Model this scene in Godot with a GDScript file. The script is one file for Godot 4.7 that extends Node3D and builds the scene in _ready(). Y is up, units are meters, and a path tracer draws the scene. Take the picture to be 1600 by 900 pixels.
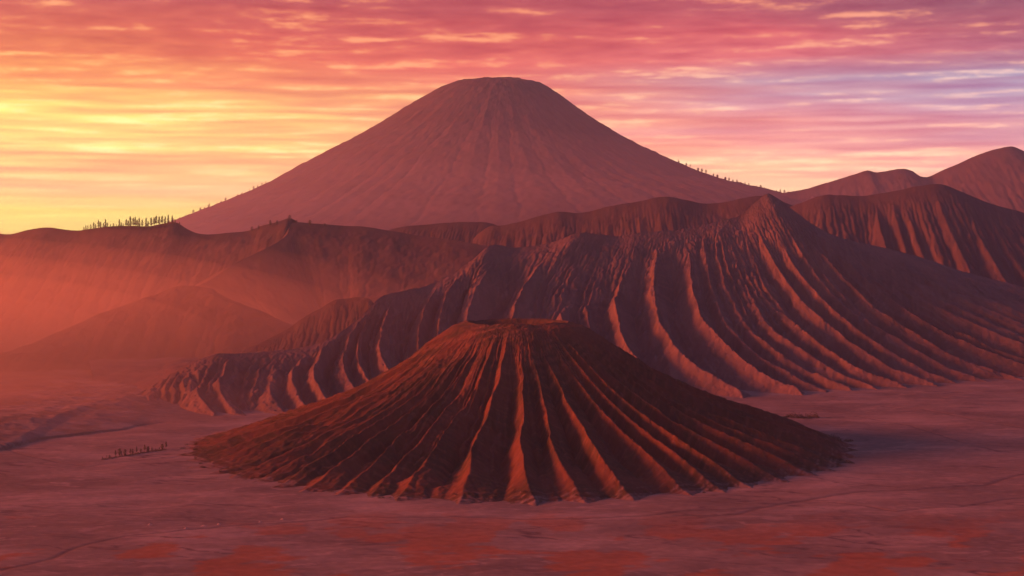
extends Node3D
# A ribbed volcanic cone on a sand plain at sunrise, a fluted ridge and a tall cone behind. Metres, y up, the lookout at the origin facing -z.

const SUN_TURN := -92.0      # degrees from straight ahead, to the left
const SUN_HEIGHT := 14.0

var fine := FastNoiseLite.new()
var rough := FastNoiseLite.new()
var broad := FastNoiseLite.new()
var patchy := FastNoiseLite.new()
var grit := FastNoiseLite.new()
var materials := {}
var crowns: Array[Mesh] = []
var trunks: Array[Mesh] = []
var bush_meshes: Array[Mesh] = []
var plain_heights := PackedFloat32Array()


func _ready() -> void:
	noises()
	camera_and_light()
	build_materials()
	build_plain()
	build_front_cone()
	build_main_ridge()
	build_hills()
	build_tall_cone()
	build_tree_meshes()
	plant_skyline()
	furnish_plain()
	build_mist()


func noises() -> void:
	for a in [[fine, 11, 1.0 / 26.0, 4], [rough, 23, 1.0 / 110.0, 4], [broad, 37, 1.0 / 520.0, 3], [patchy, 51, 1.0 / 150.0, 4], [grit, 67, 1.0 / 11.0, 3]]:
		var n: FastNoiseLite = a[0]
		n.noise_type = FastNoiseLite.TYPE_SIMPLEX_SMOOTH
		n.seed = a[1]
		n.frequency = a[2]
		n.fractal_type = FastNoiseLite.FRACTAL_FBM
		n.fractal_octaves = a[3]


# ---------------------------------------------------------------- camera, sky, sun

func camera_and_light() -> void:
	var cam := Camera3D.new()
	cam.name = "camera"
	cam.position = Vector3(0, 480, 0)
	cam.set_frustum(3.75, Vector2(0, -0.35), 10.0, 80000.0)
	add_child(cam)
	cam.current = true

	var sun := DirectionalLight3D.new()
	sun.name = "sun"
	sun.light_color = Color(1.0, 0.43, 0.25)
	sun.light_energy = 1.6
	sun.light_angular_distance = 13.0
	sun.shadow_enabled = true
	sun.rotation_degrees = Vector3(-SUN_HEIGHT, 180.0 - SUN_TURN, 0)
	add_child(sun)

	var env := Environment.new()
	env.background_mode = Environment.BG_SKY
	env.tonemap_mode = Environment.TONE_MAPPER_LINEAR
	env.tonemap_exposure = 3.2
	env.sdfgi_enabled = true
	env.ssao_enabled = true
	env.ssil_enabled = true
	var sky := Sky.new()
	var panorama := PanoramaSkyMaterial.new()
	panorama.panorama = sky_picture()
	sky.sky_material = panorama
	env.sky = sky
	env.background_energy_multiplier = 0.56
	env.volumetric_fog_enabled = true
	env.volumetric_fog_density = 0.000028
	env.volumetric_fog_albedo = Color(0.88, 0.89, 1.0)
	env.volumetric_fog_anisotropy = 0.75
	var world := WorldEnvironment.new()
	world.name = "world"
	world.environment = env
	add_child(world)


const SKY_UP := [0.3, 0.9, 1.7, 2.6, 3.6, 4.6, 5.6, 6.5, 7.4, 8.6, 14.0, 30.0, 90.0]
const SKY_AWAY := [0.0, 74.0, 83.0, 92.0, 101.0, 110.0, 143.0, 180.0]
const SKY_ROWS := [
	[[255, 255, 150], [255, 255, 135], [255, 236, 135], [252, 205, 160], [255, 206, 160], [248, 184, 155], [165, 110, 135], [125, 90, 120]],
	[[255, 252, 140], [255, 248, 125], [255, 222, 128], [253, 205, 160], [255, 208, 160], [250, 184, 155], [165, 112, 138], [125, 92, 122]],
	[[255, 232, 165], [255, 208, 142], [255, 198, 142], [253, 200, 150], [255, 206, 160], [250, 180, 152], [160, 110, 138], [122, 92, 124]],
	[[255, 220, 140], [255, 202, 125], [255, 190, 125], [252, 178, 130], [255, 186, 148], [236, 156, 148], [155, 108, 138], [120, 92, 124]],
	[[255, 232, 135], [255, 228, 125], [255, 208, 120], [245, 152, 122], [235, 150, 145], [205, 140, 155], [150, 106, 136], [118, 90, 122]],
	[[255, 226, 125], [255, 220, 115], [255, 194, 115], [240, 142, 118], [218, 146, 156], [196, 150, 172], [145, 104, 134], [116, 88, 120]],
	[[255, 185, 105], [253, 166, 95], [250, 148, 100], [236, 124, 112], [190, 146, 168], [172, 158, 188], [140, 100, 130], [114, 86, 118]],
	[[250, 160, 95], [244, 136, 86], [238, 114, 90], [234, 108, 98], [238, 122, 125], [190, 115, 135], [135, 94, 125], [112, 84, 116]],
	[[240, 130, 90], [224, 110, 86], [220, 96, 86], [214, 95, 95], [224, 100, 106], [184, 96, 112], [130, 88, 118], [110, 82, 114]],
	[[220, 115, 95], [200, 95, 93], [190, 86, 90], [188, 84, 92], [180, 85, 100], [152, 85, 105], [120, 82, 112], [106, 80, 112]],
	[[185, 98, 100], [168, 86, 100], [160, 82, 98], [150, 84, 104], [143, 86, 110], [130, 88, 118], [112, 90, 126], [102, 90, 128]],
	[[132, 106, 148], [126, 106, 148], [122, 106, 150], [119, 107, 152], [116, 108, 154], [113, 108, 156], [102, 108, 158], [94, 108, 158]],
	[[104, 122, 186], [104, 122, 186], [104, 122, 186], [104, 122, 186], [104, 122, 186], [104, 122, 186], [104, 122, 186], [104, 122, 186]]]


func sky_picture() -> ImageTexture:
	# Air and cloud streaks for every direction; the glow lies round the sun, the clouds grow mauve away from it.
	var streak := FastNoiseLite.new()
	streak.seed = 5
	streak.frequency = 1.0
	streak.fractal_octaves = 4
	var clump := FastNoiseLite.new()
	clump.seed = 9
	clump.frequency = 1.0
	clump.fractal_octaves = 4
	clump.domain_warp_enabled = true
	clump.domain_warp_amplitude = 0.6
	clump.domain_warp_frequency = 0.8
	# straight ahead is the left edge of the picture; the part that the lookout faces is worked out more finely
	var whole := sky_band(0.0, 360.0, 1024, -90.0, 90.0, 512, streak, clump)
	whole.resize(4096, 4096, Image.INTERPOLATE_CUBIC)
	var top := roundi((90.0 - 15.99609375) / 180.0 * 4096.0)
	whole.blit_rect(sky_band(0.0, 45.0, 512, -2.021484375, 15.99609375, 410, streak, clump), Rect2i(0, 0, 512, 410), Vector2i(0, top))
	whole.blit_rect(sky_band(-45.0, 0.0, 512, -2.021484375, 15.99609375, 410, streak, clump), Rect2i(0, 0, 512, 410), Vector2i(3584, top))
	return ImageTexture.create_from_image(whole)


func sky_band(az0: float, az1: float, w: int, up0: float, up1: float, h: int, streak: FastNoiseLite, clump: FastNoiseLite) -> Image:
	var data := PackedByteArray()
	data.resize(w * h * 3)
	var at := 0
	for row in h:
		var up: float = up1 + (up0 - up1) * (row + 0.5) / h
		var e := clampf(up, SKY_UP[0], 90.0)
		var k := 0
		while k < SKY_UP.size() - 2 and e > SKY_UP[k + 1]:
			k += 1
		var te: float = (e - SKY_UP[k]) / (SKY_UP[k + 1] - SKY_UP[k])
		var low: Array = SKY_ROWS[k]
		var high: Array = SKY_ROWS[k + 1]
		var flat := up < -3.0
		var lift := 14.0 * log(1.0 + maxf(up, 0.0) / 6.0)           # streaks crowd towards the horizon
		var mottled := smoothstep(4.8, 7.0, up) * (1.0 - smoothstep(25.0, 60.0, up))
		var calm := 0.30 + 0.70 * smoothstep(1.2, 3.2, up)
		var cu := maxf(cos(deg_to_rad(up)), 0.05)
		for col in w:
			var az: float = az0 + (az1 - az0) * (col + 0.5) / w
			# position on the cloud sheet: round the circle so that the seam behind closes
			var a := deg_to_rad(az)
			var cx := sin(a) * cu
			var cz := cos(a) * cu
			var s1 := 0.0
			var s2 := 0.0
			var s3 := 0.0
			if not flat:
				s1 = streak.get_noise_3d(cx * 3.5, lift * 0.75, cz * 3.5)
				s2 = streak.get_noise_3d(cx * 8.0 + 40.0, lift * 2.4 + s1 * 0.6, cz * 8.0)
				s3 = clump.get_noise_3d(cx * 20.0, lift * 1.9 + 90.0, cz * 20.0) + 0.55 * clump.get_noise_3d(cx * 46.0, lift * 5.0 + 20.0, cz * 46.0)
			var away := absf(wrapf(az - SUN_TURN, -180.0, 180.0)) + s1 * 4.0
			var bend := s1 * 0.5
			away = clampf(away, 0.0, 179.9)
			var m := 0
			while m < SKY_AWAY.size() - 2 and away > SKY_AWAY[m + 1]:
				m += 1
			var ta: float = (away - SKY_AWAY[m]) / (SKY_AWAY[m + 1] - SKY_AWAY[m])
			var te2 := clampf(te + bend, 0.0, 1.0)
			var p: Array = low[m]
			var q: Array = low[m + 1]
			var r: Array = high[m]
			var t: Array = high[m + 1]
			var n := (s2 * (0.75 - 0.25 * mottled) + s3 * 0.45 * mottled + s1 * 0.3) * calm
			var glint := smoothstep(0.10, 0.55, s2 * 0.75 + s3 * 0.55 + s1 * 0.25) * calm
			var red: float = lerpf(lerpf(p[0], q[0], ta), lerpf(r[0], t[0], ta), te2)
			var green: float = lerpf(lerpf(p[1], q[1], ta), lerpf(r[1], t[1], ta), te2)
			var blue: float = lerpf(lerpf(p[2], q[2], ta), lerpf(r[2], t[2], ta), te2)
			red = red * (1.0 + 0.20 * n) + (255.0 - red) * 0.75 * glint
			green = green * (1.0 + 0.40 * n) + (250.0 - green) * 0.34 * glint
			blue = blue * (1.0 + 0.22 * n) + (green - blue) * 0.25 * glint
			var bright := lerpf(0.82, 0.98, 1.0 - smoothstep(2.5, 7.0, up))
			red *= bright
			green *= bright
			blue *= bright
			data[at] = int(clampf(red, 0.0, 255.0))
			data[at + 1] = int(clampf(green, 0.0, 255.0))
			data[at + 2] = int(clampf(blue, 0.0, 255.0))
			at += 3
	return Image.create_from_data(w, h, false, Image.FORMAT_RGB8, data)


# ---------------------------------------------------------------- materials and helpers

func build_materials() -> void:
	var grain := NoiseTexture2D.new()
	grain.width = 512
	grain.height = 512
	grain.seamless = true
	var gn := FastNoiseLite.new()
	gn.seed = 3
	gn.frequency = 0.035
	gn.fractal_octaves = 5
	grain.noise = gn
	var ramp := Gradient.new()
	ramp.set_color(0, Color(0.88, 0.88, 0.88))
	ramp.set_color(1, Color(1.0, 1.0, 1.0))
	grain.color_ramp = ramp
	for called in ["soil", "rock"]:
		var m := StandardMaterial3D.new()
		m.resource_name = called
		m.vertex_color_use_as_albedo = true
		m.albedo_texture = grain
		m.uv1_triplanar = true
		m.uv1_world_triplanar = true
		m.uv1_scale = Vector3.ONE / (430.0 if called == "soil" else 260.0)
		m.roughness = 1.0
		m.metallic_specular = 0.15
		materials[called] = m
	for a in [["leaf", Color(0.060, 0.062, 0.034)], ["bark", Color(0.10, 0.07, 0.05)], ["shrub", Color(0.055, 0.050, 0.032)], ["pale_sand", Color(0.21, 0.165, 0.155)]]:
		var m := StandardMaterial3D.new()
		m.resource_name = a[0]
		m.albedo_color = (a[1] as Color).linear_to_srgb()
		m.roughness = 1.0
		m.metallic_specular = 0.2
		if a[0] == "leaf" or a[0] == "shrub":
			m.backlight = Color(0.25, 0.25, 0.15)
			m.cull_mode = BaseMaterial3D.CULL_DISABLED
		materials[a[0]] = m


func mesh_node(called: String, mesh: Mesh, material: Material, parent: Node) -> MeshInstance3D:
	var o := MeshInstance3D.new()
	o.name = called
	o.mesh = mesh
	o.material_override = material
	parent.add_child(o, true)
	return o


func thing(called: String, label: String, category: String, group := "", kind := "") -> Node3D:
	var o := Node3D.new()
	o.name = called
	add_child(o, true)
	o.set_meta("label", label)
	if category:
		o.set_meta("category", category)
	if group:
		o.set_meta("group", group)
	if kind:
		o.set_meta("kind", kind)
	return o


func grid_mesh(points: PackedVector3Array, colors: PackedColorArray, cols: int, rows: int) -> ArrayMesh:
	# points[j * cols + i]; smooth normals that look up, front faces clockwise from above
	var normals := PackedVector3Array()
	normals.resize(points.size())
	for j in rows:
		var up := maxi(j - 1, 0) * cols
		var down := mini(j + 1, rows - 1) * cols
		for i in cols:
			var n := (points[j * cols + mini(i + 1, cols - 1)] - points[j * cols + maxi(i - 1, 0)]).cross(points[down + i] - points[up + i])
			normals[j * cols + i] = (n if n.y > 0.0 else -n).normalized()
	var mid := (rows / 2) * cols + cols / 2
	var flip := (points[mid + 1] - points[mid]).cross(points[mid + cols] - points[mid]).y > 0.0
	var index := PackedInt32Array()
	index.resize((cols - 1) * (rows - 1) * 6)
	var at := 0
	for j in rows - 1:
		for i in cols - 1:
			var a := j * cols + i
			var b := a + 1
			var c := a + cols
			if flip:
				b = a + cols
				c = a + 1
			var d := a + cols + 1
			index[at] = a
			index[at + 1] = b
			index[at + 2] = c
			index[at + 3] = b
			index[at + 4] = d
			index[at + 5] = c
			at += 6
	var arrays := []
	arrays.resize(Mesh.ARRAY_MAX)
	arrays[Mesh.ARRAY_VERTEX] = points
	arrays[Mesh.ARRAY_NORMAL] = normals
	arrays[Mesh.ARRAY_COLOR] = colors
	arrays[Mesh.ARRAY_INDEX] = index
	var mesh := ArrayMesh.new()
	mesh.add_surface_from_arrays(Mesh.PRIMITIVE_TRIANGLES, arrays)
	return mesh


# ---------------------------------------------------------------- slopes

class Ribs:
	# Crests that run down a slope, at uneven places 0..1 across it; between two of them lies a gully.
	var at := PackedFloat32Array()
	var start := PackedFloat32Array()
	var weight := PackedFloat32Array()
	var trough := PackedFloat32Array()

	func _init(seed: int, count: int, closed: bool, even := 0.0, late := 0.35, lean := 0.0) -> void:
		var rng := RandomNumberGenerator.new()
		rng.seed = seed
		var u := []
		var sum := 0.0
		for k in count:
			sum += lerpf(rng.randf_range(0.45, 1.0) if rng.randf() < 0.6 else rng.randf_range(1.0, 1.9), 0.95, even)
			u.append(sum)
		for k in count:
			u[k] = (u[k] - 0.5) / sum
		u.sort()
		var s := []
		var w := []
		for k in u.size():
			s.append(rng.randf_range(0.02, late) if rng.randf() < 0.55 else 0.02)
			w.append(rng.randf_range(0.65, 1.2))
		var n := u.size()
		var step := 1.0 / n
		if closed:
			for k in 2:
				u.insert(0, u[n - 1] - 1.0)
				s.insert(0, s[n - 1])
				w.insert(0, w[n - 1])
			for k in 2:
				u.append(u[2 + k] + 1.0)
				s.append(s[2 + k])
				w.append(w[2 + k])
		else:
			for k in 3:
				u.insert(0, u[0] - step)
				s.insert(0, 0.02)
				w.insert(0, 1.0)
				u.append(u[u.size() - 1] + step)
				s.append(0.02)
				w.append(1.0)
		at = PackedFloat32Array(u)
		for k in n:
			trough.append(rng.randf_range(0.45, 0.66) + lean)
		start = PackedFloat32Array(s)
		weight = PackedFloat32Array(w)

	func look(u: float, v: float, sharp: float) -> Vector4:
		# (height of crest over gully as a share of the spacing's amplitude, the spacing, 0 in the gully to 1 on a crest, which gully)
		var k := clampi(at.bsearch(u, false) - 1, 0, at.size() - 2)
		var gap := maxf(at[k + 1] - at[k], 1e-5)
		var t := clampf((u - at[k]) / gap, 0.0, 1.0)
		var g := trough[(k + trough.size() - 2) % trough.size()]
		var s := t / g if t < g else (1.0 - t) / (1.0 - g)
		var shape := lerpf(sin(s * 1.5708), s, sharp)
		var here := weight[k] * smoothstep(start[k], start[k] + 0.22, v)
		var next := weight[k + 1] * smoothstep(start[k + 1], start[k + 1] + 0.22, v)
		return Vector4((0.42 - shape) * lerpf(here, next, t), gap, 1.0 - s, k)


func along(points: Array, times: PackedFloat32Array, u: float) -> Vector3:
	var k := clampi(times.bsearch(u, false) - 1, 0, points.size() - 2)
	var a: Vector3 = points[k]
	var b: Vector3 = points[k + 1]
	var before: Vector3 = points[maxi(k - 1, 0)]
	var after: Vector3 = points[mini(k + 2, points.size() - 1)]
	var gap := maxf(times[k + 1] - times[k], 1e-6)
	var w := clampf((u - times[k]) / gap, 0.0, 1.0)
	return a.cubic_interpolate_in_time(b, before, after, w, gap, minf(times[maxi(k - 1, 0)] - times[k], -1e-6), maxf(times[mini(k + 2, points.size() - 1)] - times[k], gap + 1e-6))


func slope(crest: Array, foot: Array, cols: int, rows: int, o: Dictionary) -> Dictionary:
	# A slope between a crest line and a foot line, cut by gullies that run down it.
	var times := PackedFloat32Array([0.0])
	for k in range(1, crest.size()):
		var long: float = (crest[k] - crest[k - 1]).length() + (foot[k] - foot[k - 1]).length()
		times.append(times[k - 1] + long)
	for k in times.size():
		times[k] /= times[times.size() - 1]
	var profile: PackedFloat32Array = o.get("profile", PackedFloat32Array())
	var profile_left: PackedFloat32Array = o.get("profile_left", profile)
	var hollow: float = o.get("hollow", 0.5)
	var reach: float = o.get("reach", 1.06)
	var bend: float = o.get("bend", 0.0)
	var dense: float = o.get("dense", 1.0)
	var ribs: Ribs = o.ribs
	var small: Ribs = o.small
	var lead: float = o.get("lead", 0.05)
	var relief: float = o.get("relief", 0.0)
	var past: float = o.get("past", 2.0)
	var sway: float = o.get("sway", 0.5)
	var fork: float = o.get("fork", 0.0)
	var grit_by: float = o.get("grit", 0.0)
	var washed: Color = o.get("washed", Color.BLACK)
	var begin: float = o.get("begin", 0.10)
	var fade: float = o.get("fade", 0.6)
	var rough_by: float = o.get("rough", 7.0)
	var fine_by: float = o.get("fine", 1.6)
	var jag: float = o.get("jag", 0.3)
	var tones: Array = o.tones
	var base := PackedVector3Array()
	base.resize(cols * (rows + 1))
	for i in cols:
		var u := float(i) / (cols - 1)
		var c := along(crest, times, u)
		var f := along(foot, times, u)
		var run := Vector3(f.x - c.x, 0, f.z - c.z)
		var across := Vector3(-run.z, 0, run.x)
		for j in rows + 1:
			var v := pow(float(j) / rows, dense) * reach
			var h: float
			if v > 1.0:
				h = f.y - (v - 1.0) * run.length() * 0.3
			elif profile.size():
				var pk := mini(int(v * (profile.size() - 1)), profile.size() - 2)
				var pt := v * (profile.size() - 1) - pk
				var side := smoothstep(-0.7, 0.7, sin(TAU * u))
				h = lerpf(lerpf(profile[pk], profile[pk + 1], pt), lerpf(profile_left[pk], profile_left[pk + 1], pt), side) * (c.y - f.y) + f.y
			else:
				h = f.y + (c.y - f.y) * lerpf(1.0 - v, (1.0 - v) * (1.0 - v), hollow)
			var p := c + run * v + across * (bend * sin(PI * minf(v, 1.0)))
			base[j * cols + i] = Vector3(p.x, h, p.z)
	var lines := rows + 1
	var closed: bool = o.get("closed", false)
	var r1s := PackedFloat32Array()
	var f1s := PackedFloat32Array()
	var wide := PackedFloat32Array()
	var start := PackedFloat32Array()
	var ribbed := PackedFloat32Array()
	ribbed.resize(base.size())
	r1s.resize(base.size())
	f1s.resize(base.size())
	wide.resize(base.size())
	start.resize(base.size())
	for j in lines:
		var v := pow(float(j) / rows, dense) * reach
		for i in cols:
			var k := j * cols + i
			var p := base[k]
			var a := base[j * cols + maxi(i - 1, 0)]
			var b := base[j * cols + mini(i + 1, cols - 1)]
			wide[k] = maxf(Vector2(b.x - a.x, b.z - a.z).length() / (mini(i + 1, cols - 1) - maxi(i - 1, 0)), 0.05)
			r1s[k] = rough.get_noise_3dv(p)
			f1s[k] = fine.get_noise_3dv(p)
			var u := float(i) / (cols - 1)
			var little := small.look(u + r1s[k] * 0.004, v, 0.6)
			var big := ribs.look(u + (r1s[k] * 9.0 + f1s[k] * 1.2 + broad.get_noise_3dv(p) * 90.0 * v * (1.0 - 0.5 * v)) * sway / (wide[k] * cols), v, 0.3)
			var ease := relief if u < past else relief * lerpf(1.0, 0.38, smoothstep(past, past + 0.06, u))
			ribbed[k] = big.x * minf(minf(big.y * wide[k] * cols, 190.0), (base[i].y - base[rows * cols + i].y) * 0.42 + 6.0) * ease
			if fork > 0.0:
				ribbed[k] += little.x * minf(little.y * wide[k] * cols, 60.0) * fork * ease / maxf(relief, 0.01) * (1.0 - 0.75 * smoothstep(0.25, 0.75, v + r1s[k] * 0.3))
			start[k] = big.x * big.y * wide[k] * cols * lead + little.x * little.y * wide[k] * cols * lead * 0.7 + f1s[k] * 2.2 + r1s[k] * 2.0
	var carved := carve(base, start, wide, r1s, cols, lines, closed, o)
	var points := base.duplicate()
	var colors := PackedColorArray()
	colors.resize(base.size())
	var t0: Color = tones[0]
	var t1: Color = tones[1]
	var t2: Color = tones[2]
	for j in lines:
		var v := pow(float(j) / rows, dense) * reach
		var env := smoothstep(0.0, begin, v) * (1.0 - fade * smoothstep(0.62, 0.98, v))
		for i in cols:
			var k := j * cols + i
			var p := base[k]
			p.y += (carved[k] + ribbed[k]) * env + (r1s[k] * rough_by + f1s[k] * fine_by) * (jag + (1.0 - jag) * env)
			var gr := 0.0
			if grit_by > 0.0:
				gr = grit.get_noise_3dv(base[k])
				p.y += gr * grit_by * 1.6
			points[k] = p
			var patch := patchy.get_noise_3dv(base[k])
			var run_down := fine.get_noise_3d(float(i) * wide[k] * 0.9 + 500.0, v * 60.0, r1s[k] * 14.0)
			var c := t0.lerp(t1, clampf(0.5 + patch * 1.8 + gr * 0.5, 0.0, 1.0))
			c = c.lerp(t2, clampf(run_down * 1.5 + f1s[k] * 0.5 + gr * 0.6 + 0.05, 0.0, 1.0))
			if washed.r > 0.0 and v > 0.86:   # ash washed out of the gullies, in tongues
				c = c.lerp(washed, smoothstep(0.93, 1.0, v + run_down * 0.10 + f1s[k] * 0.06 + gr * 0.03))
			colors[k] = c
	if closed:
		for j in lines:
			points[j * cols + cols - 1] = points[j * cols]
			colors[j * cols + cols - 1] = colors[j * cols]
	return {"points": points, "mesh": grid_mesh(points, colors, cols, lines), "cols": cols, "rows": lines}


func carve(base: PackedVector3Array, start: PackedFloat32Array, wide: PackedFloat32Array, r1s: PackedFloat32Array, cols: int, lines: int, closed: bool, o: Dictionary) -> PackedFloat32Array:
	# Rain runs down row by row and gathers; it cuts the deeper the more of it there is, and the gully sides slump to their angle of rest.
	var bite: float = o.get("bite", 0.12)
	var most: float = o.get("most", 40.0)
	var rest: float = o.get("rest", 0.72)
	var rounds: int = o.get("rounds", 3)
	var n := cols - 1 if closed else cols
	var e := start.duplicate()
	var flow := PackedFloat32Array()
	flow.resize(e.size())
	for round_number in rounds:
		for k in flow.size():
			flow[k] = 0.0
		for j in lines - 1:
			var row := j * cols
			var next := row + cols
			var down := (base[next + cols / 2] - base[row + cols / 2]).length()
			for i in n:
				var k := row + i
				var water := flow[k] + wide[k] * down
				flow[k] = water
				var l := i - 1
				var r := i + 1
				if closed:
					l = (l + n) % n
					r = r % n
				else:
					l = maxi(l, 0)
					r = mini(r, n - 1)
				var to := next + i
				var lowest := e[to]
				if e[next + l] < lowest:
					lowest = e[next + l]
					to = next + l
				if e[next + r] < lowest:
					to = next + r
				flow[to] += water
		var last := round_number == rounds - 1
		for j in lines:
			var row := j * cols
			for i in n:
				var k := row + i
				var limit := minf(most, (base[i].y - base[(lines - 1) * cols + i].y) * 0.22 + 4.0)
				var cut := minf(sqrt(flow[k]) * bite, limit)
				e[k] = -cut if last else start[k] * 0.5 - cut
			# slump: no gully side steeper than the angle of rest, both ways along the row
			for turn in (2 if closed else 1):
				for i in range(1, n):
					var k := row + i
					e[k] = minf(e[k], e[k - 1] + wide[k] * rest * (1.0 + 0.5 * r1s[k]))
				if closed:
					e[row] = minf(e[row], e[row + n - 1] + wide[row] * rest)
				for i in range(n - 2, -1, -1):
					var k := row + i
					e[k] = minf(e[k], e[k + 1] + wide[k] * rest * (1.0 + 0.5 * r1s[k]))
				if closed:
					e[row + n - 1] = minf(e[row + n - 1], e[row] + wide[row] * rest)
			if closed:
				e[row + cols - 1] = e[row]
	# settle: a little smoothing down the slope and across it
	var out := e.duplicate()
	for j in range(1, lines - 1):
		for i in range(1, cols - 1):
			var k := j * cols + i
			out[k] = e[k] * 0.4 + (e[k - 1] + e[k + 1]) * 0.1 + (e[k - cols] + e[k + cols]) * 0.2
	var lift: float = o.get("lift", 0.4)
	for k in out.size():
		out[k] += lift * most * 0.3
	return out


# ---------------------------------------------------------------- the sand plain

func plain_height(x: float, z: float) -> float:
	var d := -z
	var h := broad.get_noise_2d(x, z) * 3.0 + rough.get_noise_2d(x * 0.6, z * 1.4) * 1.2
	# hummocks beyond the low bank on the left
	var beyond := bank_side(x, z)
	var inland := 1.0 - smoothstep(-1080.0, -800.0, x)
	if beyond > 0.0 and inland > 0.0:
		var far := clampf(beyond / 500.0, 0.0, 1.0)
		h += inland * (smoothstep(0.0, 14.0, beyond) * 5.0 + (rough.get_noise_2d(x, z * 1.3) * 0.5 + 0.5 - 0.10 * fine.get_noise_2d(x, z)) * (3.0 + 9.0 * far) * smoothstep(0.0, 60.0, beyond) + 20.0 * far)
	if d < 1900.0:
		h += (1900.0 - d) * 0.02
	return h


const BANK := [Vector3(-1301, 0, -3122), Vector3(-1136, 0, -3408), Vector3(-1103, 0, -3578), Vector3(-1015, 0, -3692), Vector3(-960, 0, -3765), Vector3(-928, 0, -3866), Vector3(-888, 0, -3918), Vector3(-807, 0, -3905), Vector3(-747, 0, -3815)]


func bank_side(x: float, z: float) -> float:
	# metres beyond the bank line, as seen across the plain
	if x > BANK[BANK.size() - 1].x:
		return -1.0
	for k in BANK.size() - 1:
		if x <= BANK[k + 1].x or k == BANK.size() - 2:
			var t: float = clampf((x - BANK[k].x) / (BANK[k + 1].x - BANK[k].x), 0.0, 1.0)
			return (lerpf(BANK[k].z, BANK[k + 1].z, t) - z + rough.get_noise_2d(x * 2.0, z) * 12.0)
	return -1.0


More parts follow.
